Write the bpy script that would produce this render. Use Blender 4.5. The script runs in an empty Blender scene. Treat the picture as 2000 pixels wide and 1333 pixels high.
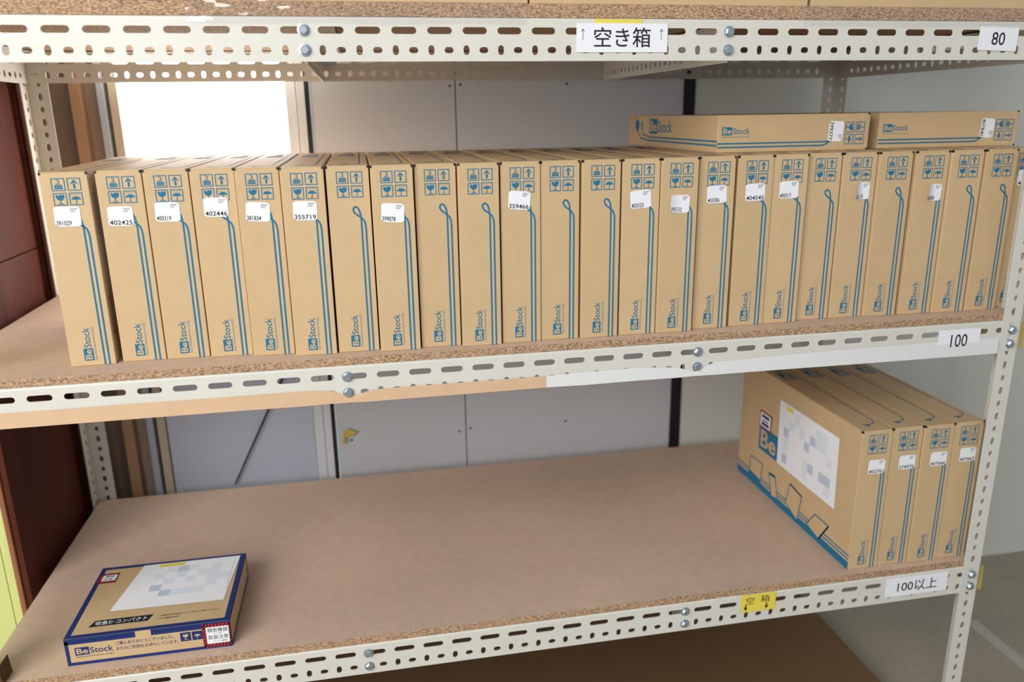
import bpy, bmesh, math, random
from mathutils import Matrix, Vector

random.seed(7)
S = bpy.context.scene
COL = S.collection

# ------------------------------------------------------------------ camera
def cam_rot(a, b, c):
    return Matrix.Rotation(a, 3, 'Z') @ Matrix.Rotation(b, 3, 'X') @ Matrix.Rotation(c, 3, 'Z')
cd = bpy.data.cameras.new('camera')
cam = bpy.data.objects.new('camera', cd)
COL.objects.link(cam)
cam.matrix_world = Matrix.Translation((0.8114, -1.1921, -0.1349)) @ cam_rot(-0.1839038, 1.2924895, -0.0145749).to_4x4()
cd.sensor_width = 36.0
cd.lens = 1550.4 / 2000 * 36.0
cd.clip_start = 0.02
cd.dof.use_dof = True
cd.dof.focus_distance = 1.25
cd.dof.aperture_fstop = 3.2
S.camera = cam

# ------------------------------------------------------------------ world, lights, exposure
W = bpy.data.worlds.new('World')
S.world = W
W.use_nodes = True
bg = W.node_tree.nodes['Background']
bg.inputs[0].default_value = (0.84, 0.92, 1.0, 1)
bg.inputs[1].default_value = 0.44

def area(name, loc, target, size, power, color):
    l = bpy.data.lights.new(name, 'AREA')
    l.shape = 'RECTANGLE'
    l.size, l.size_y = size
    l.energy = power
    l.color = color
    o = bpy.data.objects.new(name, l)
    COL.objects.link(o)
    if loc is not None: o.location = loc
    o.rotation_euler = (Vector(target) - Vector(loc)).to_track_quat('-Z', 'Y').to_euler()
    return o
# daylight coming in through the open loading door, in front of the rack on the left
area('daylight_from_loading_door', (-0.9, -2.3, 0.75), (0.9, 0.2, -0.5), (2.2, 2.0), 108, (1.0, 0.985, 0.96))

S.view_settings.view_transform = 'Standard'
S.view_settings.look = 'None'
S.view_settings.gamma = 1.0
S.view_settings.use_curve_mapping = False
S.view_settings.exposure = 0.0

# ------------------------------------------------------------------ materials
def lin(c):
    return tuple(((x / 255) / 12.92 if x / 255 <= 0.04045 else ((x / 255 + 0.055) / 1.055) ** 2.4) for x in c) + (1,)
MATS = {}
def mat(name, rgb, rough=0.6, metal=0.0, noise=None, bump=None, alpha=1.0, emit=None, trans=0.0, spec=0.5, randv=0.0):
    """noise=(scale, amount, stretch vec) mottles the colour, bump=(scale, strength)"""
    m = bpy.data.materials.new(name)
    m.use_nodes = True
    nt = m.node_tree
    b = nt.nodes['Principled BSDF']
    c = lin(rgb)
    b.inputs['Base Color'].default_value = c
    b.inputs['Roughness'].default_value = rough
    b.inputs['Metallic'].default_value = metal
    b.inputs['Alpha'].default_value = alpha
    b.inputs['Transmission Weight'].default_value = trans
    b.inputs['Specular IOR Level'].default_value = spec
    if emit:
        b.inputs['Emission Color'].default_value = lin(emit[0])
        b.inputs['Emission Strength'].default_value = emit[1]
    tc = nt.nodes.new('ShaderNodeTexCoord')
    last = None
    if noise:
        for (sc, amt, st) in noise:
            mp = nt.nodes.new('ShaderNodeMapping')
            mp.inputs['Scale'].default_value = st
            nt.links.new(tc.outputs['Object'], mp.inputs[0])
            n = nt.nodes.new('ShaderNodeTexNoise')
            n.inputs['Scale'].default_value = sc
            n.inputs['Detail'].default_value = 3
            nt.links.new(mp.outputs[0], n.inputs['Vector'])
            mr = nt.nodes.new('ShaderNodeMapRange')
            mr.inputs[1].default_value = 0.3
            mr.inputs[2].default_value = 0.7
            mr.inputs[3].default_value = 1 - amt
            mr.inputs[4].default_value = 1 + amt
            nt.links.new(n.outputs[0], mr.inputs[0])
            mx = nt.nodes.new('ShaderNodeMix')
            mx.data_type = 'RGBA'
            mx.blend_type = 'MULTIPLY'
            mx.inputs[0].default_value = 1
            if last is None:
                mx.inputs[6].default_value = c
            else:
                nt.links.new(last, mx.inputs[6])
            nt.links.new(mr.outputs[0], mx.inputs[7])
            last = mx.outputs[2]
    if randv:
        oi = nt.nodes.new('ShaderNodeObjectInfo')
        mr = nt.nodes.new('ShaderNodeMapRange')
        mr.inputs[3].default_value = 1 - randv
        mr.inputs[4].default_value = 1 + randv
        nt.links.new(oi.outputs['Random'], mr.inputs[0])
        mx = nt.nodes.new('ShaderNodeMix')
        mx.data_type = 'RGBA'
        mx.blend_type = 'MULTIPLY'
        mx.inputs[0].default_value = 1
        if last is None:
            mx.inputs[6].default_value = c
        else:
            nt.links.new(last, mx.inputs[6])
        nt.links.new(mr.outputs[0], mx.inputs[7])
        last = mx.outputs[2]
    if last is not None:
        nt.links.new(last, b.inputs['Base Color'])
    if bump:
        n = nt.nodes.new('ShaderNodeTexNoise')
        n.inputs['Scale'].default_value = bump[0]
        n.inputs['Detail'].default_value = 3
        nt.links.new(tc.outputs['Object'], n.inputs['Vector'])
        bp = nt.nodes.new('ShaderNodeBump')
        bp.inputs['Strength'].default_value = bump[1]
        bp.inputs['Distance'].default_value = 0.001
        nt.links.new(n.outputs[0], bp.inputs['Height'])
        nt.links.new(bp.outputs[0], b.inputs['Normal'])
    MATS[name] = m
    return m
ONE = (1, 1, 1)
mat('cardboard', (204, 175, 133), 0.55, noise=[(900, 0.07, ONE), (25, 0.03, ONE)], bump=(350, 0.08), randv=0.03, spec=0.4)
mat('cardboard_print', (204, 175, 133), 0.75, spec=0.25)
mat('cardboard_core', (95, 66, 38), 0.9)
mat('ink_blue', (36, 114, 150), 0.65, spec=0.25)
mat('ink_navy', (30, 48, 108), 0.6, spec=0.3)
mat('ink_black', (22, 22, 26), 0.6)
mat('ink_grey', (120, 124, 135), 0.7)
mat('ink_red', (205, 35, 50), 0.6)
mat('paper_white', (238, 239, 243), 0.6)
mat('paper_shade', (222, 229, 238), 0.6)
mat('paper_shade_dark', (190, 202, 218), 0.6)
mat('paper_yellow', (226, 216, 70), 0.6)
mat('note_yellow', (233, 212, 80), 0.6)
mat('steel', (216, 213, 203), 0.42, noise=[(14, 0.02, ONE)])
mat('zinc', (190, 200, 208), 0.3, metal=0.9)
mat('board_top', (205, 178, 156), 0.6, noise=[(700, 0.10, ONE), (60, 0.05, ONE), (3.0, 0.07, ONE)], bump=(500, 0.05))
mat('board_edge', (172, 140, 110), 0.9, noise=[(230, 0.62, (1, 1, 2.4)), (700, 0.4, (1, 1, 2))], bump=(300, 0.8))
mat('kraft_tape', (214, 180, 145), 0.35, noise=[(20, 0.04, ONE)])
mat('white_tape', (226, 226, 224), 0.4)
mat('yellow_tape', (214, 186, 80), 0.5)
m_ = mat('film', (255, 255, 255), 0.06)
nt_ = m_.node_tree
mx_ = nt_.nodes.new('ShaderNodeMixShader'); mx_.inputs[0].default_value = 0.10
tr_ = nt_.nodes.new('ShaderNodeBsdfTransparent'); gl_ = nt_.nodes.new('ShaderNodeBsdfGlossy'); gl_.inputs['Roughness'].default_value = 0.05
nt_.links.new(tr_.outputs[0], mx_.inputs[1]); nt_.links.new(gl_.outputs[0], mx_.inputs[2])
nt_.links.new(mx_.outputs[0], nt_.nodes['Material Output'].inputs[0])
mat('wall_panel', (205, 206, 209), 0.6, noise=[(300, 0.03, ONE)])
mat('wall_white', (218, 217, 208), 0.6, noise=[(6, 0.02, ONE)])
mat('wall_taupe', (160, 140, 122), 0.7)
mat('door_panel', (192, 199, 212), 0.4)
mat('frame_white', (222, 224, 226), 0.4)
mat('frame_cream', (196, 184, 162), 0.5)
mat('frame_blue', (176, 184, 196), 0.4)
mat('wood_trim', (176, 138, 106), 0.5, noise=[(30, 0.1, (1, 1, 0.1))])
mat('black_rubber_and_gap_shade', (16, 20, 26), 0.5)
mat('lit_glass', (240, 244, 250), 0.4, emit=((255, 255, 255), 6.5))
mat('dark_wood', (84, 40, 28), 0.6, spec=0.15, noise=[(12, 0.25, (1, 1, 0.15)), (90, 0.1, (1, 1, 0.1))])
mat('ply_edge', (150, 96, 62), 0.6, noise=[(60, 0.1, (1, 1, 0.1))])
mat('yellow_green', (214, 220, 140), 0.5, noise=[(5, 0.03, ONE)])
mat('concrete', (158, 148, 130), 0.75, noise=[(4, 0.08, ONE), (60, 0.06, ONE)])
mat('hardboard', (112, 82, 52), 0.6, noise=[(200, 0.05, ONE)])
mat('scuff', (176, 172, 160), 0.8)

# ------------------------------------------------------------------ mesh helpers
def link(name, me, parent=None, loc=None):
    o = bpy.data.objects.new(name, me)
    COL.objects.link(o)
    if parent is not None:
        o.parent = parent
    if loc is not None:
        if loc is not None: o.location = loc
    return o
def tag(o, label=None, cat=None, group=None, kind=None):
    if label: o['label'] = label
    if cat: o['category'] = cat
    if group: o['group'] = group
    if kind: o['kind'] = kind
    return o
def empty(name, loc=(0, 0, 0)):
    o = bpy.data.objects.new(name, None)
    o.empty_display_size = 0.05
    COL.objects.link(o)
    if loc is not None: o.location = loc
    return o

class MB:
    def __init__(s):
        s.v = []; s.f = []; s.m = []
    def poly(s, pts, m=0):
        i = len(s.v); s.v += [tuple(p) for p in pts]; s.f.append(tuple(range(i, i + len(pts)))); s.m.append(m)
    def box(s, x0, y0, z0, x1, y1, z1, m=0):
        i = len(s.v)
        s.v += [(x, y, z) for z in (z0, z1) for y in (y0, y1) for x in (x0, x1)]
        for q in ((0, 2, 3, 1), (4, 5, 7, 6), (0, 1, 5, 4), (2, 6, 7, 3), (0, 4, 6, 2), (1, 3, 7, 5)):
            s.f.append(tuple(i + k for k in q)); s.m.append(m)
    def add(s, vs, fs, m=0):
        i = len(s.v); s.v += [tuple(v) for v in vs]
        for f in fs: s.f.append(tuple(i + k for k in f)); s.m.append(m)
    def mesh(s, name, mats, bevel=0.0, seg=2, smooth=False):
        me = bpy.data.meshes.new(name)
        me.from_pydata(s.v, [], s.f)
        for k in mats: me.materials.append(MATS[k])
        for p, mi in zip(me.polygons, s.m): p.material_index = mi
        if bevel > 0:
            bm = bmesh.new(); bm.from_mesh(me)
            bmesh.ops.bevel(bm, geom=bm.edges[:], offset=bevel, segments=seg, profile=0.5, affect='EDGES')
            bm.to_mesh(me); bm.free()
        me.update()
        return me
    def obj(s, name, mats, parent=None, loc=None, bevel=0.0, seg=2):
        return link(name, s.mesh(name, mats if isinstance(mats, (list, tuple)) else [mats], bevel, seg), parent, loc)

def boxobj(name, m, parent, x0, y0, z0, x1, y1, z1, bevel=0.0):
    b = MB(); b.box(x0, y0, z0, x1, y1, z1)
    return b.obj(name, m, parent, bevel=bevel)

# --- flat text as triangles
_tc = {}
def text_tris(s, bold=0.0):
    key = (s, bold)
    if key in _tc: return _tc[key]
    cu = bpy.data.curves.new('t', 'FONT')
    cu.body = s
    cu.size = 1.0
    cu.resolution_u = 3
    cu.offset = bold
    o = bpy.data.objects.new('t', cu)
    COL.objects.link(o)
    dg = bpy.context.evaluated_depsgraph_get()
    me = bpy.data.meshes.new_from_object(o.evaluated_get(dg))
    vs = [(v.co.x, v.co.y) for v in me.vertices]
    fs = [tuple(p.vertices) for p in me.polygons]
    bpy.data.objects.remove(o); bpy.data.curves.remove(cu); bpy.data.meshes.remove(me)
    if vs:
        x0 = min(v[0] for v in vs); x1 = max(v[0] for v in vs); y0 = min(v[1] for v in vs); y1 = max(v[1] for v in vs)
        vs = [((x - x0) / max(x1 - x0, 1e-6), (y - y0) / max(y1 - y0, 1e-6)) for x, y in vs]
    _tc[key] = (vs, fs)
    return _tc[key]

class Art:
    """flat print: 2D shapes in metres, later laid on a face; layer lifts a shape 0.12 mm"""
    def __init__(s, lift=0.00025):
        s.p = []; s.lift = lift
        s.M = None
    def _t(s, q):
        return q if s.M is None else s.M(q)
    def raw(s, vs, fs, m, layer=0):
        s.p.append(([s._t(q) for q in vs], fs, m, layer))
    def poly(s, pts, m, layer=0): s.raw(pts, [tuple(range(len(pts)))], m, layer)
    def rect(s, x0, y0, x1, y1, m, layer=0): s.poly([(x0, y0), (x1, y0), (x1, y1), (x0, y1)], m, layer)
    def frame(s, x0, y0, x1, y1, t, m, layer=0):
        s.rect(x0, y0, x1, y0 + t, m, layer); s.rect(x0, y1 - t, x1, y1, m, layer)
        s.rect(x0, y0 + t, x0 + t, y1 - t, m, layer); s.rect(x1 - t, y0 + t, x1, y1 - t, m, layer)
    def line(s, pts, w, m, layer=0, closed=False):
        n = len(pts); L = []; R = []
        for i, p in enumerate(pts):
            a = pts[(i - 1) % n] if (i > 0 or closed) else p
            b = pts[(i + 1) % n] if (i < n - 1 or closed) else p
            d1 = Vector((p[0] - a[0], p[1] - a[1])); d2 = Vector((b[0] - p[0], b[1] - p[1]))
            if d1.length < 1e-9: d1 = d2
            if d2.length < 1e-9: d2 = d1
            d1 = d1.normalized(); d2 = d2.normalized()
            t = (d1 + d2)
            t = t.normalized() if t.length > 1e-6 else d1
            k = min(1.0 / max(t.dot(d1), 0.35), 2.5)
            nx, ny = -t.y * w / 2 * k, t.x * w / 2 * k
            L.append((p[0] + nx, p[1] + ny)); R.append((p[0] - nx, p[1] - ny))
        vs = L + R
        fs = [(i, i + 1, n + i + 1, n + i) for i in range(n - 1)]
        if closed: fs.append((n - 1, 0, n, 2 * n - 1))
        s.raw(vs, fs, m, layer)
    def text(s, t, x0, y0, x1, y1, m, layer=0, rot=0, bold=0.0):
        """fills the box x0..y1; rot=90 reads upwards"""
        vs, fs = text_tris(t, bold)
        if rot == 90:
            q = [(x1 - v * (x1 - x0), y0 + u * (y1 - y0)) for u, v in vs]
        elif rot == 180:
            q = [(x1 - u * (x1 - x0), y1 - v * (y1 - y0)) for u, v in vs]
        else:
            q = [(x0 + u * (x1 - x0), y0 + v * (y1 - y0)) for u, v in vs]
        s.raw(q, fs, m, layer)
    def mesh(s, name, place):
        """place(x, y, h) -> 3D point, h = lift off the face"""
        names = []
        b = MB()
        for vs, fs, m, layer in s.p:
            if m not in names: names.append(m)
            h = s.lift + layer * 0.00012
            b.add([place(x, y, h) for x, y in vs], fs, names.index(m))
        return b.mesh(name, names)
def FRONT(x, y, h): return (x, -h, y)          # face looking towards -Y

# ------------------------------------------------------------------ carton artwork
BW, BH, BD = 0.0625, 0.2865, 0.465      # laptop carton: width, height, depth
def icon_stack(a, x, y, q, ink):
    a.frame(x, y, x + q, y + q, q * .07, ink)
    a.text('3', x + q * .36, y + q * .55, x + q * .62, y + q * .9, ink)
    a.rect(x + q * .2, y + q * .14, x + q * .8, y + q * .27, ink)
    a.rect(x + q * .2, y + q * .30, x + q * .8, y + q * .43, ink)
    a.rect(x + q * .28, y + q * .46, x + q * .72, y + q * .52, ink)
def icon_arrow(a, x, y, q, ink):
    a.frame(x, y, x + q, y + q, q * .07, ink)
    a.poly([(x + q * .42, y + q * .15), (x + q * .58, y + q * .15), (x + q * .58, y + q * .55), (x + q * .42, y + q * .55)], ink)
    a.poly([(x + q * .2, y + q * .5), (x + q * .5, y + q * .88), (x + q * .5, y + q * .62)], ink)
    a.poly([(x + q * .8, y + q * .5), (x + q * .5, y + q * .88), (x + q * .5, y + q * .62)][::-1], ink)
def glass_shape(a, x, y, q, ink):
    cup = [(x + q * (.5 + .32 * math.cos(t)), y + q * (.74 + .34 * math.sin(t))) for t in [math.pi + i * math.pi / 8 for i in range(9)]]
    a.poly(cup + [(x + q * .80, y + q * .86), (x + q * .45, y + q * .86), (x + q * .38, y + q * .72), (x + q * .30, y + q * .86), (x + q * .2, y + q * .86)], ink)
    a.rect(x + q * .46, y + q * .16, x + q * .54, y + q * .42, ink)
    a.rect(x + q * .3, y + q * .10, x + q * .7, y + q * .16, ink)
def icon_glass(a, x, y, q, ink):
    a.frame(x, y, x + q, y + q, q * .07, ink); glass_shape(a, x, y, q, ink)
def umbrella_shape(a, x, y, q, ink):
    dome = [(x + q * (.5 + .36 * math.cos(t)), y + q * (.42 + .28 * math.sin(t))) for t in [i * math.pi / 10 for i in range(11)]]
    a.poly(dome + [(x + q * .26, y + q * .46), (x + q * .5, y + q * .42), (x + q * .74, y + q * .46)], ink)
    a.rect(x + q * .47, y + q * .16, x + q * .53, y + q * .44, ink)
    a.rect(x + q * .36, y + q * .12, x + q * .53, y + q * .17, ink)
def icon_umbrella(a, x, y, q, ink):
    a.frame(x, y, x + q, y + q, q * .07, ink); umbrella_shape(a, x, y, q, ink)
    for i in range(6):
        for j in range(2):
            a.rect(x + q * (.14 + .13 * i), y + q * (.74 + .1 * j + .03 * (i % 2)), x + q * (.18 + .13 * i), y + q * (.78 + .1 * j + .03 * (i % 2)), ink)
def logo(a, x, y, w, h, ink, paper, rot=0, sub=True):
    """BeStock wordmark in a box w x h (h = height of the square)"""
    def put(q):
        u, v = q
        if rot == 90: return (x - v, y + u)
        if rot == 180: return (x - u, y - v)
        return (x + u, y + v)
    old = a.M
    a.M = (lambda q: put(q)) if old is None else (lambda q: old(put(q)))
    sq = w * .37
    a.rect(0, 0, sq, h, ink)
    a.text('Be', sq * .1, h * .16, sq * .92, h * .86, paper, 1, bold=0.02)
    a.text('Stock', sq * 1.07, h * .12, w, h * .86, ink, bold=0.008)
    if sub:
        a.text('http://www.be-stock.com', 0, -h * .36, w * .9, -h * .12, ink)
        a.frame(w * .915, -h * .36, w, -h * .1, h * .03, ink)
    a.M = old

def front_art():
    a = Art(); ink = 'ink_blue'
    q = 0.0178; x = 0.0145; y = BH - 0.0085
    icon_stack(a, x, y - q, q, ink); icon_arrow(a, x + q + .0028, y - q, q, ink)
    icon_glass(a, x, y - 2 * q - .0028, q, ink); icon_umbrella(a, x + q + .0028, y - 2 * q - .0028, q, ink)
    # cable: loop at the top, then two lines down to the bottom edge
    t = BH
    a.line([(.0475, 0), (.0475, t - .083), (.0470, t - .0745), (.0458, t - .0675), (.0434, t - .0625), (.0398, t - .0605), (.0368, t - .0630), (.0365, t - .0665),
            (.0388, t - .0705), (.0430, t - .0738), (.0475, t - .0770), (.0512, t - .081), (.0530, t - .086), (.0537, t - .093), (.0537, 0)], .0026, ink)
    logo(a, .0335, .008, .051, .0135, ink, 'cardboard_print', 90)
    return a
def top_art():
    # lies on the top face, x across, y from front to back
    a = Art(); ink = 'ink_blue'
    a.line([(.050, BD * .95), (.050, .05), (.046, .036), (.036, .030)], .0022, ink)
    a.poly([(.018, .030), (.036, .030), (.026, .020)], ink)
    logo(a, .042, .30, .12, .028, ink, 'cardboard_print', 90, sub=False)
    return a
def bottom_art():
    # the end that shows when a carton lies flat: plug, logo and cable lines; x along the carton's depth, y across its width
    a = Art(); ink = 'ink_blue'
    a.line([(.00, .012), (.33, .012), (.385, .016), (.405, .030)], .0030, ink)
    a.line([(.00, .019), (.33, .019), (.37, .024), (.378, .034)], .0030, ink)
    a.poly([(.40, .030), (.412, .030), (.420, .040), (.420, .050), (.414, .052), (.414, .058), (.410, .058), (.410, .052), (.404, .052), (.404, .058), (.400, .058), (.400, .052), (.394, .049), (.394, .040)], ink)
    a.rect(.374, .034, .381, .050, ink)
    return a
ART_FRONT = front_art().mesh('printed_artwork', FRONT)
ART_TOP = top_art().mesh('printed_artwork_lid', lambda x, y, h: (x, y, BH + h))
ART_BOTTOM = bottom_art()
def carton_mesh(w, d, h):
    b = MB(); b.box(0, 0, 0, w, d, h - .0018)
    me = b.mesh('carton', ['cardboard'], bevel=.0009, seg=2)
    return me
def lid_mesh(w, d, h):
    b = MB(); b.box(.0016, .0004, h - .0018, w - .0016, d - .0004, h)
    b.box(.0, .003, h - .0018, w, d - .003, h - .0009)
    # black blocks painting in the shade of the corner gaps where the flaps meet
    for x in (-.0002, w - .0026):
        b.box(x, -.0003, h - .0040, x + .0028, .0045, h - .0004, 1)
    return b.mesh('lid_flap', ['cardboard', 'black_rubber_and_gap_shade'])
CARTON = carton_mesh(BW, BD, BH)
LID = lid_mesh(BW, BD, BH)

def curved_sheet(w, h, curl, m='paper_white', t=0.0002, n=8, r=0.0025):
    """rounded-corner sticker in XZ, centre at origin; curl lifts its left side towards -Y"""
    b = MB()
    for i in range(n):
        u0, u1 = i / n, (i + 1) / n
        def pt(u, s):
            lift = curl * max(0, (0.62 - u) / 0.62) ** 2
            hh = h / 2 - (r * (1 - math.sin(math.acos(max(-1, min(1, 1 - min(u, 1 - u) * w / r))))) if min(u, 1 - u) * w < r else 0)
            return ((u - .5) * w * (1 - curl * 6), -t - lift, s * hh)
        b.poly([pt(u0, -1), pt(u1, -1), pt(u1, 1), pt(u0, 1)])
    return b.mesh('sticker', [m])
def sticker(parent, x, z, rot, num, wide=False, curl=0.0, sub=True, w=.0345, h=.0285):
    st = link('sticker', curved_sheet(w, h, curl), parent, (x, -.0005, z))
    st.rotation_euler = (0, rot, 0)
    a = Art(lift=.0004)
    L = -w / 2; B = -h / 2
    a.text(num, L + .0015, B + .0016, L + (.0325 if wide else .0215), B + .0084, 'ink_black', bold=.012)
    if sub:
        for k in range(3):
            a.rect(L + .0215, B + h - .0035 - k * .0022, L + .0215 + (.010, .008, .006)[k], B + h - .0026 - k * .0022, 'ink_grey')
    if curl > 0:
        pl = lambda xx, y, hh: (xx * (1 - curl * 6), -hh - curl * max(0, (0.62 - (xx / w + .5)) / 0.62) ** 2, y)
    else:
        pl = FRONT
    link('sticker_print', a.mesh('sticker_print', pl), st)
    return st
def carton(label, group, loc, yaw=0.0, lean=0.0, stick=None, mat4=None, top=True):
    r = empty('laptop_carton', loc)
    if mat4 is not None: r.matrix_world = mat4
    else: r.rotation_euler = (0, lean, yaw)
    tag(r, label, 'carton', group)
    link('carton_body', CARTON, r)
    link('lid_flap', LID, r)
    link('printed_artwork', ART_FRONT, r)
    if top: link('lid_artwork', ART_TOP, r)
    if stick: sticker(r, *stick[0], **stick[1])
    return r

# ------------------------------------------------------------------ the setting
FLOOR = -1.5
YW = 0.72
b = MB(); b.box(-2.5, -3.5, FLOOR - .05, 5.0, YW + .2, FLOOR)
tag(b.obj('floor', 'concrete'), 'grey concrete floor under the rack', kind='structure')
sc = boxobj('floor_tape', 'scuff', None, 2.375, .12, FLOOR, 2.41, .44, FLOOR + .0006)
tag(sc, 'pale worn strip of tape stuck on the concrete floor', 'tape')
wall = MB()
wall.box(-2.5, YW + .012, FLOOR, .296, YW + .10, 1.6)
wall.box(.716, YW + .012, FLOOR, 5.0, YW + .10, 1.6)
wall.box(.296, YW + .012, 1.0, .716, YW + .10, 1.6)
wall = tag(wall.obj('wall_back', 'wall_taupe'), kind='structure')
for (x0, x1, m) in ((.7165, 1.0412, 'wall_panel'), (1.0438, 1.602, 'wall_panel'), (1.629, 5.0, 'wall_white')):
    boxobj('panel', m, wall, x0, YW, FLOOR, x1, YW + .013, 1.6, bevel=.001)
boxobj('black_joint_strip', 'black_rubber_and_gap_shade', wall, 1.602, YW - .006, FLOOR, 1.629, YW + .013, 1.6)
scr = MB()
for k in range(6):
    t0, t1 = k * math.pi / 3, (k + 1) * math.pi / 3
    scr.poly([(0, 0, 0), (.0032 * math.cos(t0), 0, .0032 * math.sin(t0)), (.0032 * math.cos(t1), 0, .0032 * math.sin(t1))])
SCREW = scr.mesh('screw', ['black_rubber_and_gap_shade'])
for x, z in ((1.0248, -.925), (1.0535, -.919), (1.3086, -.922), (.7502, -.924), (1.030, -.070), (1.0546, -.067), (1.3082, -.067)):
    link('screw', SCREW, wall, (x, YW - .0006, z))
# door with a bright frosted upper pane
door = tag(empty('door_1', (.5, YW, FLOOR)), kind='structure')
def dpart(name, m, x0, y0, z0, x1, y1, z1, bevel=.001):
    o = boxobj(name, m, door, x0 - .5, y0 - YW, z0 - FLOOR, x1 - .5, y1 - YW, z1 - FLOOR, bevel)
    return o
dpart('lower_panel', 'door_panel', .316, YW + .004, FLOOR, .660, YW + .02, -.55)
dpart('glass_pane', 'lit_glass', .312, YW + .006, -.52, .664, YW + .012, 1.0)
dpart('middle_rail', 'frame_white', .312, YW - .002, -.56, .664, YW + .02, -.52)
dpart('door_stile', 'frame_cream', .296, YW - .006, FLOOR, .314, YW + .02, 1.0)
dpart('door_stile', 'frame_white', .662, YW - .004, FLOOR, .684, YW + .02, 1.0)
dpart('door_jamb', 'frame_white', .686, YW - .010, FLOOR, .704, YW + .02, 1.0)
dpart('rubber_seal', 'black_rubber_and_gap_shade', .7045, YW - .006, FLOOR, .7125, YW + .02, 1.0)
t = tag(boxobj('trim_1', 'wood_trim', None, .2195, YW - .012, FLOOR, .2435, YW + .012, 1.6, .002), kind='structure')
t = tag(boxobj('trim_2', 'frame_blue', None, .273, YW - .010, FLOOR, .2885, YW + .012, 1.6, .002), kind='structure')
# thin dark rod leaning against the lower door panel
def tube(p0, p1, r0, r1, n=8):
    p0, p1 = Vector(p0), Vector(p1)
    q = (p1 - p0).to_track_quat('Z', 'Y').to_matrix()
    b = MB(); vs = []
    for p, r in ((p0, r0), (p1, r1)):
        for k in range(n):
            vs.append(p + q @ Vector((r * math.cos(k * 2 * math.pi / n), r * math.sin(k * 2 * math.pi / n), 0)))
    b.add(vs, [(k, (k + 1) % n, n + (k + 1) % n, n + k) for k in range(n)] + [tuple(range(n))[::-1], tuple(range(n, 2 * n))])
    return b
rod = tube((.640, YW - .006, -.66), (.4581, YW - .006, -1.0135), .0032, .0018).obj('thin_rod', 'black_rubber_and_gap_shade')
tag(rod, 'thin black rod leaning slantwise against the lower door panel', 'rod')
ty = MB()
ty.poly([(.722, YW - .013, -.925), (.738, YW - .013, -.888), (.764, YW - .013, -.897), (.752, YW - .012, -.910), (.736, YW - .014, -.908), (.730, YW - .020, -.928)])
tag(ty.obj('tape_scrap', 'yellow_tape'), 'torn scrap of yellow tape stuck on the wall beside the door frame', 'tape')
# dark cabinet standing left of the rack, yellow-green front
cab = empty('wooden_cabinet', (-.1, .45, FLOOR)); tag(cab, 'dark brown wooden cabinet with a yellow-green front, left of the rack', 'cabinet')
def cpart(name, m, x0, y0, z0, x1, y1, z1, bevel=.001):
    return boxobj(name, m, cab, x0 + .1, y0 - .45, z0 - FLOOR, x1 + .1, y1 - .45, z1 - FLOOR, bevel)
cpart('lower_side_panel', 'dark_wood', .134, .284, FLOOR, .145, .655, -.3885)
cpart('upper_side_panel', 'dark_wood', .134, .284, -.3865, .145, .655, .75)
cpart('edge_strip', 'ply_edge', .124, .279, FLOOR, .1335, .30, .75, .002)
cpart('front_door', 'yellow_green', -.30, .292, FLOOR + .02, .1035, .31, .74)
cpart('front_door', 'yellow_green', .1045, .292, FLOOR + .02, .1235, .31, .74)
cpart('carcass', 'dark_wood', -.30, .312, FLOOR, .133, .655, .75)

# ------------------------------------------------------------------ the rack
X0, X1, RD = .165, 1.965, .645
rack = empty('steel_shelving_rack', (X0, 0, FLOOR)); tag(rack, 'pale grey slotted steel angle rack with particle board shelves', 'shelving rack')
def rp(o):     # keep world position under the rack's empty
    o.parent = rack
    o.location = Vector(o.location) - Vector((X0, 0, FLOOR))
    return o
def stadium(cx, cy, w, h, n=5):
    pts = []
    if w >= h:
        r = h / 2; d = w / 2 - r
        for k in range(n + 1): t = -math.pi / 2 + k * math.pi / n; pts.append((cx + d + r * math.cos(t), cy + r * math.sin(t)))
        for k in range(n + 1): t = math.pi / 2 + k * math.pi / n; pts.append((cx - d + r * math.cos(t), cy + r * math.sin(t)))
    else:
        r = w / 2; d = h / 2 - r
        for k in range(n + 1): t = k * math.pi / n; pts.append((cx + r * math.cos(t), cy + d + r * math.sin(t)))
        for k in range(n + 1): t = math.pi + k * math.pi / n; pts.append((cx + r * math.cos(t), cy - d + r * math.sin(t)))
    return pts
def holed_plate(x0, y0, x1, y1, holes, thick):
    """plate in local XY, hole outlines cut through; returns verts, faces"""
    cu = bpy.data.curves.new('p', 'CURVE'); cu.dimensions = '2D'; cu.fill_mode = 'BOTH'; cu.extrude = thick / 2
    for pts in [[(x0, y0), (x1, y0), (x1, y1), (x0, y1)]] + holes:
        sp = cu.splines.new('POLY'); sp.points.add(len(pts) - 1)
        for p, q in zip(sp.points, pts): p.co = (q[0], q[1], 0, 1)
        sp.use_cyclic_u = True
    o = bpy.data.objects.new('p', cu); COL.objects.link(o)
    me = bpy.data.meshes.new_from_object(o.evaluated_get(bpy.context.evaluated_depsgraph_get()))
    vs = [tuple(v.co) for v in me.vertices]; fs = [tuple(p.vertices) for p in me.polygons]
    bpy.data.objects.remove(o); bpy.data.curves.remove(cu); bpy.data.meshes.remove(me)
    return vs, fs
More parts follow.
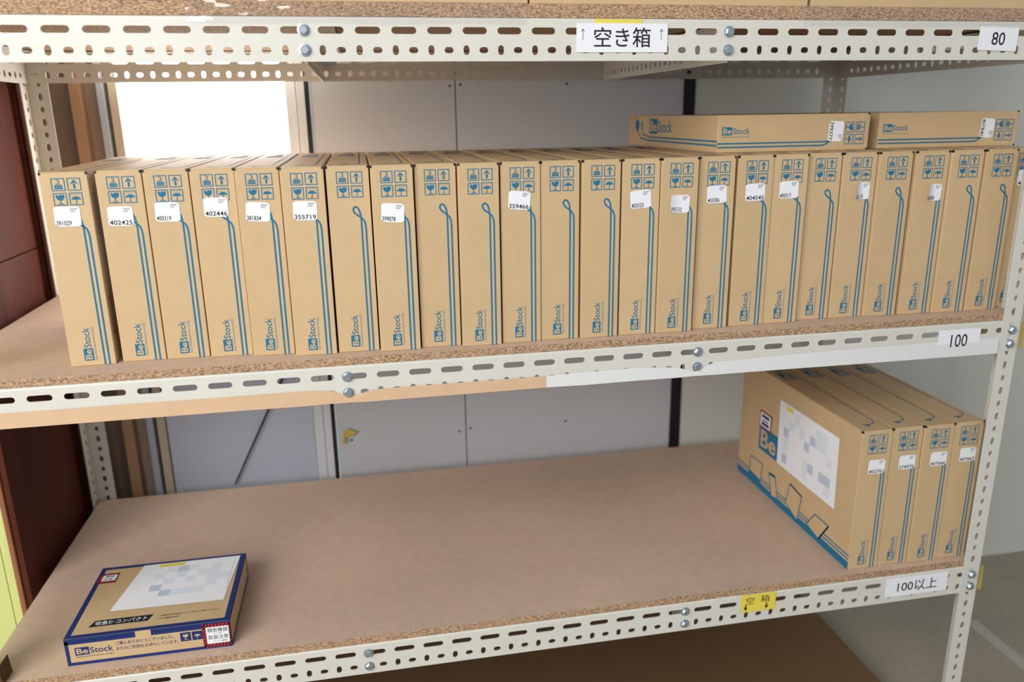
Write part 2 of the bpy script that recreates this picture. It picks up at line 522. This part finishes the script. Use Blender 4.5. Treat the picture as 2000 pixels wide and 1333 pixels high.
def beam_mesh(L, first, flange0, flange1):
    """slotted angle along X: face in XZ at y 0..0.002, z -0.061..-0.002; flange on top going back"""
    holes = []
    k = 0
    while first + .05 * k < L - .02:
        c = first + .05 * k
        if c > .02: holes.append(stadium(c, -.020, .035, .0095))
        if c - .0125 > .01: holes.append(stadium(c - .0125, -.046, .0085, .0135))
        if c + .0125 < L - .01: holes.append(stadium(c + .0125, -.046, .0130, .0085))
        k += 1
    vs, fs = holed_plate(0, -.061, L, -.006, holes, .002)
    b = MB(); b.add([(x, .001 - z, y) for x, y, z in vs], fs)
    prof = [(0, -.006)] + [(.004 - .004 * math.cos(t), -.006 + .004 * math.sin(t)) for t in [i * math.pi / 8 for i in range(1, 5)]] + [(.040, -.002)]
    inn = [(.002, -.006)] + [(.004 - .002 * math.cos(t), -.006 + .002 * math.sin(t)) for t in [i * math.pi / 8 for i in range(1, 5)]] + [(.040, -.004)]
    for i in range(len(prof) - 1):
        a0, a1 = (0, L) if i < 4 else (flange0, flange1)
        p, q, r, s2 = prof[i], prof[i + 1], inn[i + 1], inn[i]
        vs = [(x, y, z) for x in (a0, a1) for (y, z) in (p, q, r, s2)]
        b.add(vs, [(0, 1, 2, 3), (7, 6, 5, 4), (0, 4, 5, 1), (2, 6, 7, 3)])
    return b.mesh('beam', ['steel'])
FIRST = .186 - X0
LB = X1 - X0
BEAM = beam_mesh(LB, FIRST, .042, LB - .042)
SIDE = beam_mesh(RD - .006, .020, .042, RD - .05)
CROSS = beam_mesh(RD - .008, .020, .045, RD - .055)
def bolt_mesh():
    b = MB()
    n = 16
    def ring(r, y, m=n, ph=0): return [(r * math.cos(ph + k * 2 * math.pi / m), y, r * math.sin(ph + k * 2 * math.pi / m)) for k in range(m)]
    vs = ring(.0085, 0) + ring(.0085, -.0012) + ring(.0060, -.0016)
    b.add(vs, [(k + n * j, (k + 1) % n + n * j, (k + 1) % n + n * (j + 1), k + n * (j + 1)) for j in range(2) for k in range(n)])
    m = 6
    vs = ring(.0066, -.0014, m) + ring(.0066, -.0050, m) + ring(.0052, -.0062, m)
    b.add(vs, [(k + m * j, (k + 1) % m + m * j, (k + 1) % m + m * (j + 1), k + m * (j + 1)) for j in range(2) for k in range(m)] + [tuple(range(2 * m, 3 * m))])
    return b.mesh('bolt', ['zinc'])
BOLT = bolt_mesh()
ZS = (0.0, -.5012, -1.0019, -1.4665)
BT = (.0165, .0102, .0119, .0102)      # top of each board above its beam line
CROSSX = ((.7496, 1.3720), (.7735, 1.3485), (.7745, 1.3505), ())
front_beams = []
for i, z in enumerate(ZS):
    fb = rp(link('front_beam', BEAM, None, (X0, 0, z))); front_beams.append(fb)
    bb = link('back_beam', BEAM, None, (X1, RD, z)); bb.rotation_euler = (0, 0, math.pi); rp(bb)
    for x, sgn in ((X0 + .001, 1), (X1 - .003, -1)):
        sb = link('side_beam', SIDE, None, (x, RD - .003 if sgn > 0 else .003, z - .0015))
        sb.rotation_euler = (0, 0, -math.pi / 2 if sgn > 0 else math.pi / 2); rp(sb)
    for x in CROSSX[i]:
        cb = link('cross_brace', CROSS, None, (x, RD - .004, z - .0025)); cb.rotation_euler = (0, 0, -math.pi / 2); rp(cb)
        for dz in (-.020, -.046):
            bo = link('bolt', BOLT, fb, (x - X0, 0, dz)); bo.rotation_euler = (0, random.uniform(0, 1), 0)
        # zinc tongue of the brace seen inside the slot
        boxobj('brace_tab', 'zinc', cb, .006, .001, -.026, .009, .030, -.014)
    bm_ = MB()
    y0 = .0012
    t0, t1 = z - .002, z + BT[i]
    bm_.box(X0 + .003, y0, t0, X1 - .003, RD - .003, t1)
    me = bm_.mesh('shelf_board', ['hardboard', 'hardboard'] if i == 3 else ['board_edge', 'board_top'])
    for p in me.polygons:
        p.material_index = 1 if p.normal.z > .5 else 0
    rp(link('shelf_board', me))
# posts
def post_mesh(w1, w2, H, outer=False):
    """angle post: flange in XZ (x 0..w1) at y 0, second flange in YZ (y 0..w2) at x 0"""
    b = MB()
    n = int(H / .025)
    cells = {}
    for k in range(2):
        h = (.0085, .0145) if k == 0 else (.0085, .0110)
        side = [stadium(w2 * .55, .0125, *h)] if w2 < .05 else [stadium(.020, .0125, *h), stadium(.046, .0125, h[1], h[0])]
        cells[k] = (holed_plate(0, 0, w1, .025, [stadium(w1 * .5, .0125, *h)], .002), holed_plate(.002, 0, w2, .025, side, .002))
    xs = w1 - .001 if outer else .001
    for k in range(n):
        (va, fa), (vb, fb_) = cells[k % 2]
        b.add([(x, .001 - z, y + k * .025) for x, y, z in va], fa)
        b.add([(xs + z, x, y + k * .025) for x, y, z in vb], fb_)
    return b.mesh('post', ['steel'])
HP = 1.525
# hole phase so that a hole falls at z = -0.6901 - 0.025 k
PZ = FLOOR
fr = link('post', post_mesh(.036, .046, HP, True), None, (1.929, -.0025, PZ)); rp(fr)
POST = post_mesh(.040, .040, HP)
pl = link('post', POST, None, (X0 - .0022, -.0025, PZ)); rp(pl)
pbl = link('post', POST, None, (X0 - .0022, RD + .0025, PZ)); pbl.rotation_euler = (0, 0, -math.pi / 2); rp(pbl)
pbr = link('post', POST, None, (X1 + .0022, RD + .0025, PZ)); pbr.rotation_euler = (0, 0, math.pi); rp(pbr)
for z in ZS[:3]:
    for dz in (-.020, -.046):
        bo = link('bolt', BOLT, fr, (.020, 0, z + dz - PZ))
# shelf labels
def shelf_label(x0, z0, x1, z1, art, label, m='paper_white', y=-.0012, tilt=0.0, t=.0005):
    b = MB(); w, h = x1 - x0, z1 - z0
    b.box(-w / 2, -t, -h / 2, w / 2, 0, h / 2)
    o = b.obj('shelf_label', m); o.location = ((x0 + x1) / 2, y, (z0 + z1) / 2); o.rotation_euler = (0, tilt, 0)
    rp(o); o['label'] = label
    a = Art(lift=t + .0002); art(a, w, h)
    link('lettering', a.mesh('lettering', FRONT), o)
    return o
def arrow(a, cx, z0, z1, m, up=True, head=.004, w=.0007):
    a.line([(cx, z0), (cx, z1)], w, m)
    s = 1 if up else -1; e = z1 if up else z0
    a.line([(cx - head * .6, e - s * head), (cx, e), (cx + head * .6, e - s * head)], w, m)
def art_aki(a, w, h):
    a.text('空き箱', -w * .31, -h * .33, w * .31, h * .36, 'ink_black', bold=.006)
    arrow(a, -w * .43, -h * .08, h * .30, 'ink_black'); arrow(a, w * .43, -h * .08, h * .30, 'ink_black')
shelf_label(1.1346, -.0491, 1.2741, -.0091, art_aki, 'white card reading 空き箱 with up arrows')
def art_80(a, w, h): a.text('80', -w * .17, -h * .27, w * .17, h * .27, 'ink_black', bold=.006)
shelf_label(1.7999, -.0470, 1.8710, -.0107, art_80, 'white card reading 80', tilt=.03)
def art_100(a, w, h): a.text('100', -w * .20, -h * .28, w * .20, h * .28, 'ink_black', bold=.004)
shelf_label(1.802, -.5555, 1.886, -.5135, art_100, 'white card reading 100', tilt=.0)
def art_100i(a, w, h): a.text('100以上', -w * .31, -h * .30, w * .33, h * .28, 'ink_black', bold=.006)
shelf_label(1.762, -1.0500, 1.897, -1.0085, art_100i, 'white card reading 100以上')
def art_note(a, w, h):
    a.text('空', -w * .36, -h * .05, -w * .12, h * .34, 'ink_black'); a.text('箱', w * .06, -h * .02, w * .32, h * .38, 'ink_black')
    for cx in (-w * .36, w * .24):
        a.rect(cx - .0012, -h * .26, cx + .0012, -h * .06, 'ink_black'); a.poly([(cx - .0038, -h * .24), (cx, -h * .42), (cx + .0038, -h * .24)], 'ink_black')
shelf_label(1.4607, -1.0405, 1.5307, -1.0035, art_note, 'yellow handwritten note reading 空箱 with down arrows', 'note_yellow', tilt=-.0)
# tapes
def strip(name, m, pts_top, pts_bot, label, y=-.0015, wrap=.02):
    """strip stuck on the beam face, its lower edge folded under the beam"""
    b = MB()
    for i in range(len(pts_top) - 1):
        (xa, za), (xb, zb) = pts_top[i], pts_top[i + 1]
        ca, cb_ = pts_bot[i], pts_bot[i + 1]
        b.poly([(ca[0], y - .001, ca[1]), (cb_[0], y - .001, cb_[1]), (xb, y, zb), (xa, y, za)])
        b.poly([(ca[0], y + wrap, ca[1] - .0005), (cb_[0], y + wrap, cb_[1] - .0005), (cb_[0], y - .001, cb_[1]), (ca[0], y - .001, ca[1])])
    o = rp(b.obj(name, m)); o['label'] = label
    return o
zt = ZS[1]
kt = [(.19, -.0375), (.30, -.0385), (.45, -.038), (.60, -.0385), (.70, -.038), (.745, -.040), (.775, -.053), (.81, -.044), (.86, -.043), (.95, -.043), (1.0885, -.0425)]
kb = [(x, -.0622 - .0006 * math.sin(x * 40)) for x, _ in kt]
strip('kraft_tape', 'kraft_tape', [(x, zt + z) for x, z in kt], [(x, zt + z) for x, z in kb], 'tan kraft tape along the lower edge of the middle beam')
wt = [(1.0886, -.0425), (1.15, -.041), (1.25, -.040), (1.31, -.044), (1.345, -.054), (1.38, -.040), (1.50, -.0365), (1.65, -.0345), (1.80, -.033), (1.927, -.033)]
wb = [(x, -.0622 - .0006 * math.sin(x * 50)) for x, _ in wt]
strip('white_tape', 'white_tape', [(x, zt + z) for x, z in wt], [(x, zt + z) for x, z in wb], 'white tape along the lower edge of the middle beam')
o = rp(boxobj('yellow_tape', 'note_yellow', None, 1.162, -.0011, -.0095, 1.2345, -.0004, -.0035)); o['label'] = 'yellow tape strip above the 空き箱 card'
for z in (ZS[1], ZS[2]):
    b = MB(); b.poly([(1.9655, -.004, z - .055), (1.983, .004, z - .062), (1.981, .004, z - .008), (1.9655, -.004, z - .004)])
    o = rp(b.obj('yellow_tape', 'yellow_tape')); o['label'] = 'yellow tape piece on the post edge'
# brown cardboard wrap on the front left post
b = MB()
b.poly([(.150, -.006, -1.06), (.214, -.006, -1.06), (.207, -.006, -.957), (.192, -.007, -.948), (.150, -.006, -.975)])
b.poly([(.214, -.006, -1.06), (.214, .03, -1.06), (.207, .03, -.957), (.207, -.006, -.957)])
o = rp(b.obj('cardboard_wrap', 'cardboard_core')); o['label'] = 'brown cardboard wrapped round the front left post'
# clear stretch film over the top board edge
def film(x0, x1):
    b = MB(); n = 150; m = 9
    ph = [random.uniform(0, 6) for _ in range(6)]
    def pt(i, j):
        x = x0 + (x1 - x0) * i / n; t = j / m
        z = -.012 + t * .031
        y = -.0042 + .0036 * max(0, t - .6) / .4
        y += .0008 * math.sin(x * 90 + t * 7 + ph[0]) + .0006 * math.sin(x * 41 - t * 11 + ph[1]) + .0005 * math.sin(x * 170 + t * 16 + ph[2]) * math.sin(x * 9 + ph[3])
        return (x, min(y, -.0006) if z < .017 else y, z + .001 * math.sin(x * 30 + ph[4]))
    b.add([pt(i, j) for j in range(m + 1) for i in range(n + 1)], [(j * (n + 1) + i, j * (n + 1) + i + 1, (j + 1) * (n + 1) + i + 1, (j + 1) * (n + 1) + i) for j in range(m) for i in range(n)])
    o = rp(b.obj('stretch_film', 'film')); o.data.polygons.foreach_set('use_smooth', [True] * len(o.data.polygons)); o['label'] = 'wrinkled clear plastic film over the top shelf edge'
film(.60, 1.06); film(1.49, 1.93)

# ------------------------------------------------------------------ cartons standing on the middle shelf
ZM = ZS[1] + BT[1]
LX = [0.3687, 0.4391, 0.5035, 0.5685, 0.6327, 0.6977, 0.7631, 0.8277, 0.8928, 0.9574, 1.0231, 1.0865, 1.1522, 1.2183, 1.2822, 1.3498, 1.4187, 1.4821, 1.5479, 1.613, 1.6774, 1.7464, 1.8111, 1.878, 1.9425]
LY = [0.0479, 0.0579, 0.0564, 0.0521, 0.0425, 0.0273, 0.031, 0.0213, 0.0283, 0.0186, 0.0232, 0.0258, 0.0222, 0.0248, 0.0221, 0.0318, 0.0352, 0.0374, 0.046, 0.0449, 0.0406, 0.0393, 0.0355, 0.0353, 0.050]
NUM = {1: ('391029', 0), 2: ('402425', 1), 3: ('400319', 0), 4: ('402446', 1), 5: ('381834', 0), 6: ('355719', 1), 8: ('399078', 0), 11: ('359466', 1), 14: ('403523', 0), 15: ('393132', 0), 16: ('403306', 0), 17: ('404545', 1), 18: ('400317', 0), 20: ('6213', 0), 22: ('065080', 0), 25: ('400', 0)}
SUV = {1: (.029, .224), 2: (.027, .221), 3: (.028, .225), 4: (.032, .230), 5: (.028, .222), 6: (.032, .223), 8: (.030, .216), 11: (.029, .228), 14: (.031, .223), 15: (.032, .214), 16: (.032, .226), 17: (.032, .227), 18: (.030, .229), 20: (.037, .222), 22: (.038, .216), 25: (.034, .235)}
SR = {1: .02, 2: .02, 3: .03, 4: .02, 5: .07, 6: .03, 8: .08, 11: .08, 14: -.06, 15: .05, 16: -.03, 17: -.02, 18: -.02, 20: 0, 22: .03, 25: 0}
CURL = {15: .004, 20: .012, 22: .010}
ORD = ['', 'first', 'second', 'third', 'fourth', 'fifth', 'sixth', 'seventh', 'eighth', 'ninth', 'tenth', 'eleventh', 'twelfth', 'thirteenth']
G = 'laptop cartons standing on the middle shelf'
for i in range(25):
    n = i + 1
    w_gap = (LX[i + 1] - LX[i]) if i < 24 else .07
    what = 'upright laptop carton with sticker %s, ' % NUM[n][0] if n in NUM else 'upright laptop carton without sticker, '
    lab = what + (ORD[n] + ' from the cabinet end of the row' if n < 14 else ORD[26 - n] + ' from the rack post end of the row')
    if n in (20, 22): lab = lab.replace('with sticker', 'with peeling sticker').replace(' of the row', '')
    if n == 25: lab = 'brown laptop carton at the end of the row behind the rack post'
    st = None
    if n in NUM:
        st = ((SUV[n][0], SUV[n][1], SR[n], NUM[n][0]), dict(wide=bool(NUM[n][1]), curl=CURL.get(n, 0.0)))
    c = carton(lab, G, (LX[i], LY[i], ZM + .0002), .05 if n == 1 else 0.0, 0.0, st)
    if n == 1:
        # perforated tab outlines on its right side
        for v0, v1 in ((.195, .255), (.045, .10)):
            a = Art(lift=.0003)
            a.frame(.012, v0, .024, v1, .0012, 'ink_black')
            link('tab_slot', a.mesh('tab_slot', lambda x, y, h: (BW + h, x, y)), c)
# two cartons lying flat on top of the row
ZF = ZM + BH + .0006
for n, (x, y, num, lab) in enumerate(((1.418, .120, '399377', 'laptop carton lying flat on the upright cartons, its end with plug print showing'), (1.7365, .138, '407840', 'laptop carton lying flat on the upright cartons, next to the rack post'))):
    M = Matrix.Translation((x, y, ZF + BW)) @ Matrix.Rotation(math.pi / 2, 4, 'Y')
    c = carton(lab, 'laptop cartons lying flat on the row', None, mat4=M, stick=((.030, .222, .06, num), dict(wide=True)))
    if n == 0:
        a = ART_BOTTOM
        # the end face is local z = 0; world: y runs back, local x points down
        me = a.mesh('end_artwork', lambda s, t, h: (BW - t, s, -h))
        e = link('end_artwork', me, c)
        a2 = Art(); a2.M = None
        logo(a2, .0, .0, .125, .030, 'ink_blue', 'cardboard_print', sub=False)
        link('end_logo', a2.mesh('end_logo', lambda s, t, h: (BW - .026 - t, 0.332 - s, -h)), c)
# ------------------------------------------------------------------ four cartons at the right of the bottom shelf
ZB = ZS[2] + BT[2]
RB = (1.6880, 1.7525, 1.8165, 1.8805)
RL = ('laptop carton on the bottom shelf with shipping paper on its side', 'laptop carton on bottom shelf directly behind the one with shipping paper', 'third laptop carton from the shipping paper carton on bottom shelf', 'laptop carton on bottom shelf right beside the rack post')
for k in range(4):
    c = carton(RL[k], 'laptop cartons on the bottom shelf', (RB[k], .0165 + (.001, .003, .0, .002)[k], ZB + .0002), 0, 0,
               ((.036, .2135 + .002 * k, .0, ('402761', '374976', '407666', '407667')[k]), dict(wide=True)))
    if k == 0:
        a = Art(); I = 'ink_blue'; K = 'cardboard_print'
        a.rect(.0, .0, BD, .016, I); a.rect(0, .0205, BD, .0235, I); a.rect(0, .028, BD, .031, I)
        def dev(pts, w=.003):
            a.poly(pts, K, 1); a.line(pts, w, I, 2, closed=True)
        dev([(.403, .064), (.346, .066), (.351, .022), (.405, .026)])
        a.poly([(.415, .024), (.352, .020), (.340, .004), (.400, .006)], I, 2)
        dev([(.315, .057), (.289, .063), (.271, .014), (.298, .009)]); a.rect(.289, .056, .313, .062, I, 2)
        dev([(.224, .074), (.176, .067), (.186, .006), (.237, .024)]); a.line([(.176, .067), (.224, .075)], .004, I, 2)
        dev([(.122, .055), (.073, .053), (.103, .009), (.150, .018)]); a.line([(.073, .053), (.103, .009)], .004, I, 2)
        a.rect(.286, .098, .372, .156, I); a.text('Be', .295, .106, .364, .148, K, 1, bold=.02)
        a.text('Stock', .10, .104, .28, .150, I)
        # mirrored s axis: s runs from front to back, seen from the left
        flip = lambda s, t, h: (-h, s, t)
        def unmirror(art):      # text drawn left to right must run from back to front
            return art
        b = MB(); names = []
        for vs, fs, m, layer in a.p:
            if m not in names: names.append(m)
            isT = len(fs) > 12
            if isT:
                xs = [q[0] for q in vs]; c0 = min(xs) + max(xs)
                vs = [(c0 - q[0], q[1]) for q in vs]
            b.add([flip(x, y, .00025 + layer * .00012) for x, y in vs], fs, names.index(m))
        link('side_artwork', b.mesh('side_artwork', names), c)
        # shipping paper and caution sticker
        b = MB(); b.poly([(-.0009, .285, .098), (-.0009, .060, .098), (-.0009, .066, .246), (-.0009, .290, .246)])
        pp = b.obj('shipping_paper', 'paper_white', c); pp['label'] = 'white shipping paper'
        a = Art(lift=.0011)
        random.seed(3)
        a.rect(.0800, .1080, .2700, .2420, 'paper_white')
        for i in range(9):
            for j in range(6):
                if random.random() < .42 and not (i == 7 and j == 5):
                    a.rect(.082 + i * .0205, .110 + j * .0205, .1025 + i * .0205, .1305 + j * .0205, random.choice(['paper_shade', 'paper_shade', 'paper_shade', 'paper_shade_dark']), 1)
        a.rect(.235, .232, .262, .241, 'paper_yellow', 3)
        link('paper_print', a.mesh('paper_print', flip), pp)
        b = MB(); b.poly([(-.0009, .373, .152), (-.0009, .320, .154), (-.0009, .319, .193), (-.0009, .374, .192)])
        cs = b.obj('caution_sticker', 'ink_red', c); cs['label'] = 'red and black bordered caution sticker'
        a = Art(lift=.0011)
        for q in range(9):
            a.rect(.3205 + q * .006, .1530, .3235 + q * .006, .1925, 'ink_black')
        a.rect(.3235, .1565, .3695, .1890, 'paper_white', 1)
        a.rect(.330, .178, .363, .185, 'ink_navy', 2); a.rect(.334, .170, .360, .173, 'ink_navy', 2); a.rect(.330, .160, .363, .167, 'ink_navy', 2)
        link('sticker_print', a.mesh('sticker_print', flip), cs)
# ------------------------------------------------------------------ the small flat shipping box on the bottom shelf
SW, SD, SH = .256, .214, .050
sb = empty('compact_shipping_box', (.2945, .0235, ZB + .0002)); tag(sb, 'flat navy-bordered shipping box with white paper on the bottom shelf', 'box')
b = MB(); b.box(0, 0, 0, SW, SD, SH)
b.obj('box_body', 'cardboard', sb, bevel=.0009)
a = Art(); N = 'ink_navy'
a.frame(0, 0, SW, SH, .0055, N); a.rect(0, SH - .011, SW, SH - .005, N)
a.rect(SW * .47 - .012, SH - .016, SW * .47 + .012, SH, 'cardboard_print', 1)
logo(a, .014, .018, .058, .0145, N, 'cardboard_print')
a.text('ご購入ありがとうございました。', .0765, .0285, .166, .0350, N, bold=.004)
a.text('またのご利用をお待ちしています。', .0765, .0185, .173, .0250, N, bold=.004)
for k in range(3):
    x = .1765 + k * .0185; a.rect(x, .020, x + .0165, .0365, N)
    if k == 0: glass_shape(a, x + .0015, .0215, .0135, 'cardboard_print'); a.p[-1] = a.p[-1][:3] + (1,); a.p[-2] = a.p[-2][:3] + (1,); a.p[-3] = a.p[-3][:3] + (1,)
    if k == 1: umbrella_shape(a, x + .0015, .0215, .0135, 'cardboard_print'); a.p[-1] = a.p[-1][:3] + (1,); a.p[-2] = a.p[-2][:3] + (1,); a.p[-3] = a.p[-3][:3] + (1,)
    if k == 2:
        a.poly([(x + .003, .028), (x + .0082, .0345), (x + .0135, .028)], 'cardboard_print', 1); a.rect(x + .006, .0215, x + .0105, .028, 'cardboard_print', 1)
link('front_print', a.mesh('front_print', FRONT), sb)
a = Art()
a.frame(0, 0, SW, SD, .0085, N)
a.poly([(.030, .026), (.122, .026), (.128, .043), (.036, .043)], 'ink_black')
a.text('宅急便コンパクト', .038, .029, .120, .040, 'paper_white', 1, bold=.008)
a.text('この専用資材は宅急便コンパクト以外のご利用はできません。', .136, .034, .236, .0385, 'ink_black')
a.text('ヤマト運輸株式会社', .136, .026, .172, .0305, 'ink_black')
link('top_print', a.mesh('top_print', lambda x, y, h: (x, y, SH + h)), sb)
# the side towards the rack's middle has navy edges too
a = Art(); a.frame(0, 0, SD, SH, .005, N)
link('side_print', a.mesh('side_print', lambda x, y, h: (SW + h, x, y)), sb)
b = MB()
b.poly([(.052, .066, SH + .0008), (.238, .062, SH + .0008), (.2475, .206, SH + .0012), (.075, .206, SH + .0012)])
pp = b.obj('shipping_paper', 'paper_white', sb); pp['label'] = 'white shipping paper'
a = Art(lift=.0016); random.seed(5)
a.rect(.082, .092, .238, .204, 'paper_white')
for i in range(8):
    for j in range(5):
        if random.random() < .42:
            a.rect(.084 + i * .019, .094 + j * .019, .103 + i * .019, .113 + j * .019, random.choice(['paper_shade', 'paper_shade', 'paper_shade', 'paper_shade_dark']), 1)
a.rect(.105, .192, .15, .202, 'paper_yellow', 3)
link('paper_print', a.mesh('paper_print', lambda x, y, h: (x, y, SH + h)), pp)
def caution(parent, w, h, place, rows):
    a = Art(lift=.0008)
    n = 8
    a.rect(0, 0, w, h, 'ink_red')
    for q in range(n):
        x0 = w * q / n
        a.poly([(x0, 0), (x0 + w / n * .5, 0), (x0 + w / n * .5 + .003, .0065), (x0 + .003, .0065)], 'ink_black', 1)
        a.poly([(x0, h - .006), (x0 + w / n * .5, h - .006), (x0 + w / n * .5 + .003, h), (x0 + .003, h)], 'ink_black', 1)
        y0 = h * q / n
        a.poly([(0, y0), (.006, y0 + .003), (.006, y0 + h / n * .5 + .003), (0, y0 + h / n * .5)], 'ink_black', 1); a.rect(w - .002, y0, w, y0 + h / n * .5, 'ink_black', 1)
    a.rect(.006, .0065, w - .002, h - .006, 'paper_white', 2)
    for t, x0, y0, x1, y1 in rows: a.text(t, x0, y0, x1, y1, 'ink_black', 3, bold=.004)
    o = link('caution_sticker', a.mesh('caution_sticker', place), parent); o['label'] = 'red and black bordered caution sticker'
caution(sb, .044, .044, lambda x, y, h: (SW - .0445 + x, -h, .003 + y), [('精密機器', .0085, .0280, .0405, .0360), ('につき', .018, .0240, .030, .0268), ('取扱注意', .0085, .0145, .0405, .0225), ('ヤマト運輸', .016, .0090, .038, .0120)])
caution(sb, .032, .032, lambda x, y, h: (.004 + x, SD - .055 + y, SH + h), [('機器', .010, .0175, .026, .0240), ('注意！', .008, .0085, .028, .0150)])
# ------------------------------------------------------------------ cartons on the top shelf (only their lowest edge shows)
ZT = ZS[0] + BT[0]
TB = ((.21, .601, 'on the cabinet end of the top shelf'), (.6165, 1.0655, 'second from the cabinet end of the top shelf'), (1.0685, 1.5035, 'on the top shelf above the card reading 空き箱'), (1.5095, 1.922, 'on the top shelf above the small card reading 80'))
for x0, x1, where in TB:
    e = tag(empty('storage_carton', (x0, .010, ZT + .0002)), 'large brown storage carton ' + where, 'carton', 'cartons on the top shelf')
    w = x1 - x0
    boxobj('carton_body', 'cardboard', e, 0, 0, .0008, w, .42, .300, .0015)
    boxobj('bottom_flap', 'cardboard', e, .004, .003, 0, w - .004, .20, .0008)
    boxobj('bottom_flap', 'cardboard', e, .004, .215, 0, w - .004, .41, .0008)
    boxobj('closing_tape', 'kraft_tape', e, w / 2 - .025, -.0004, .20, w / 2 + .025, .4204, .3006)
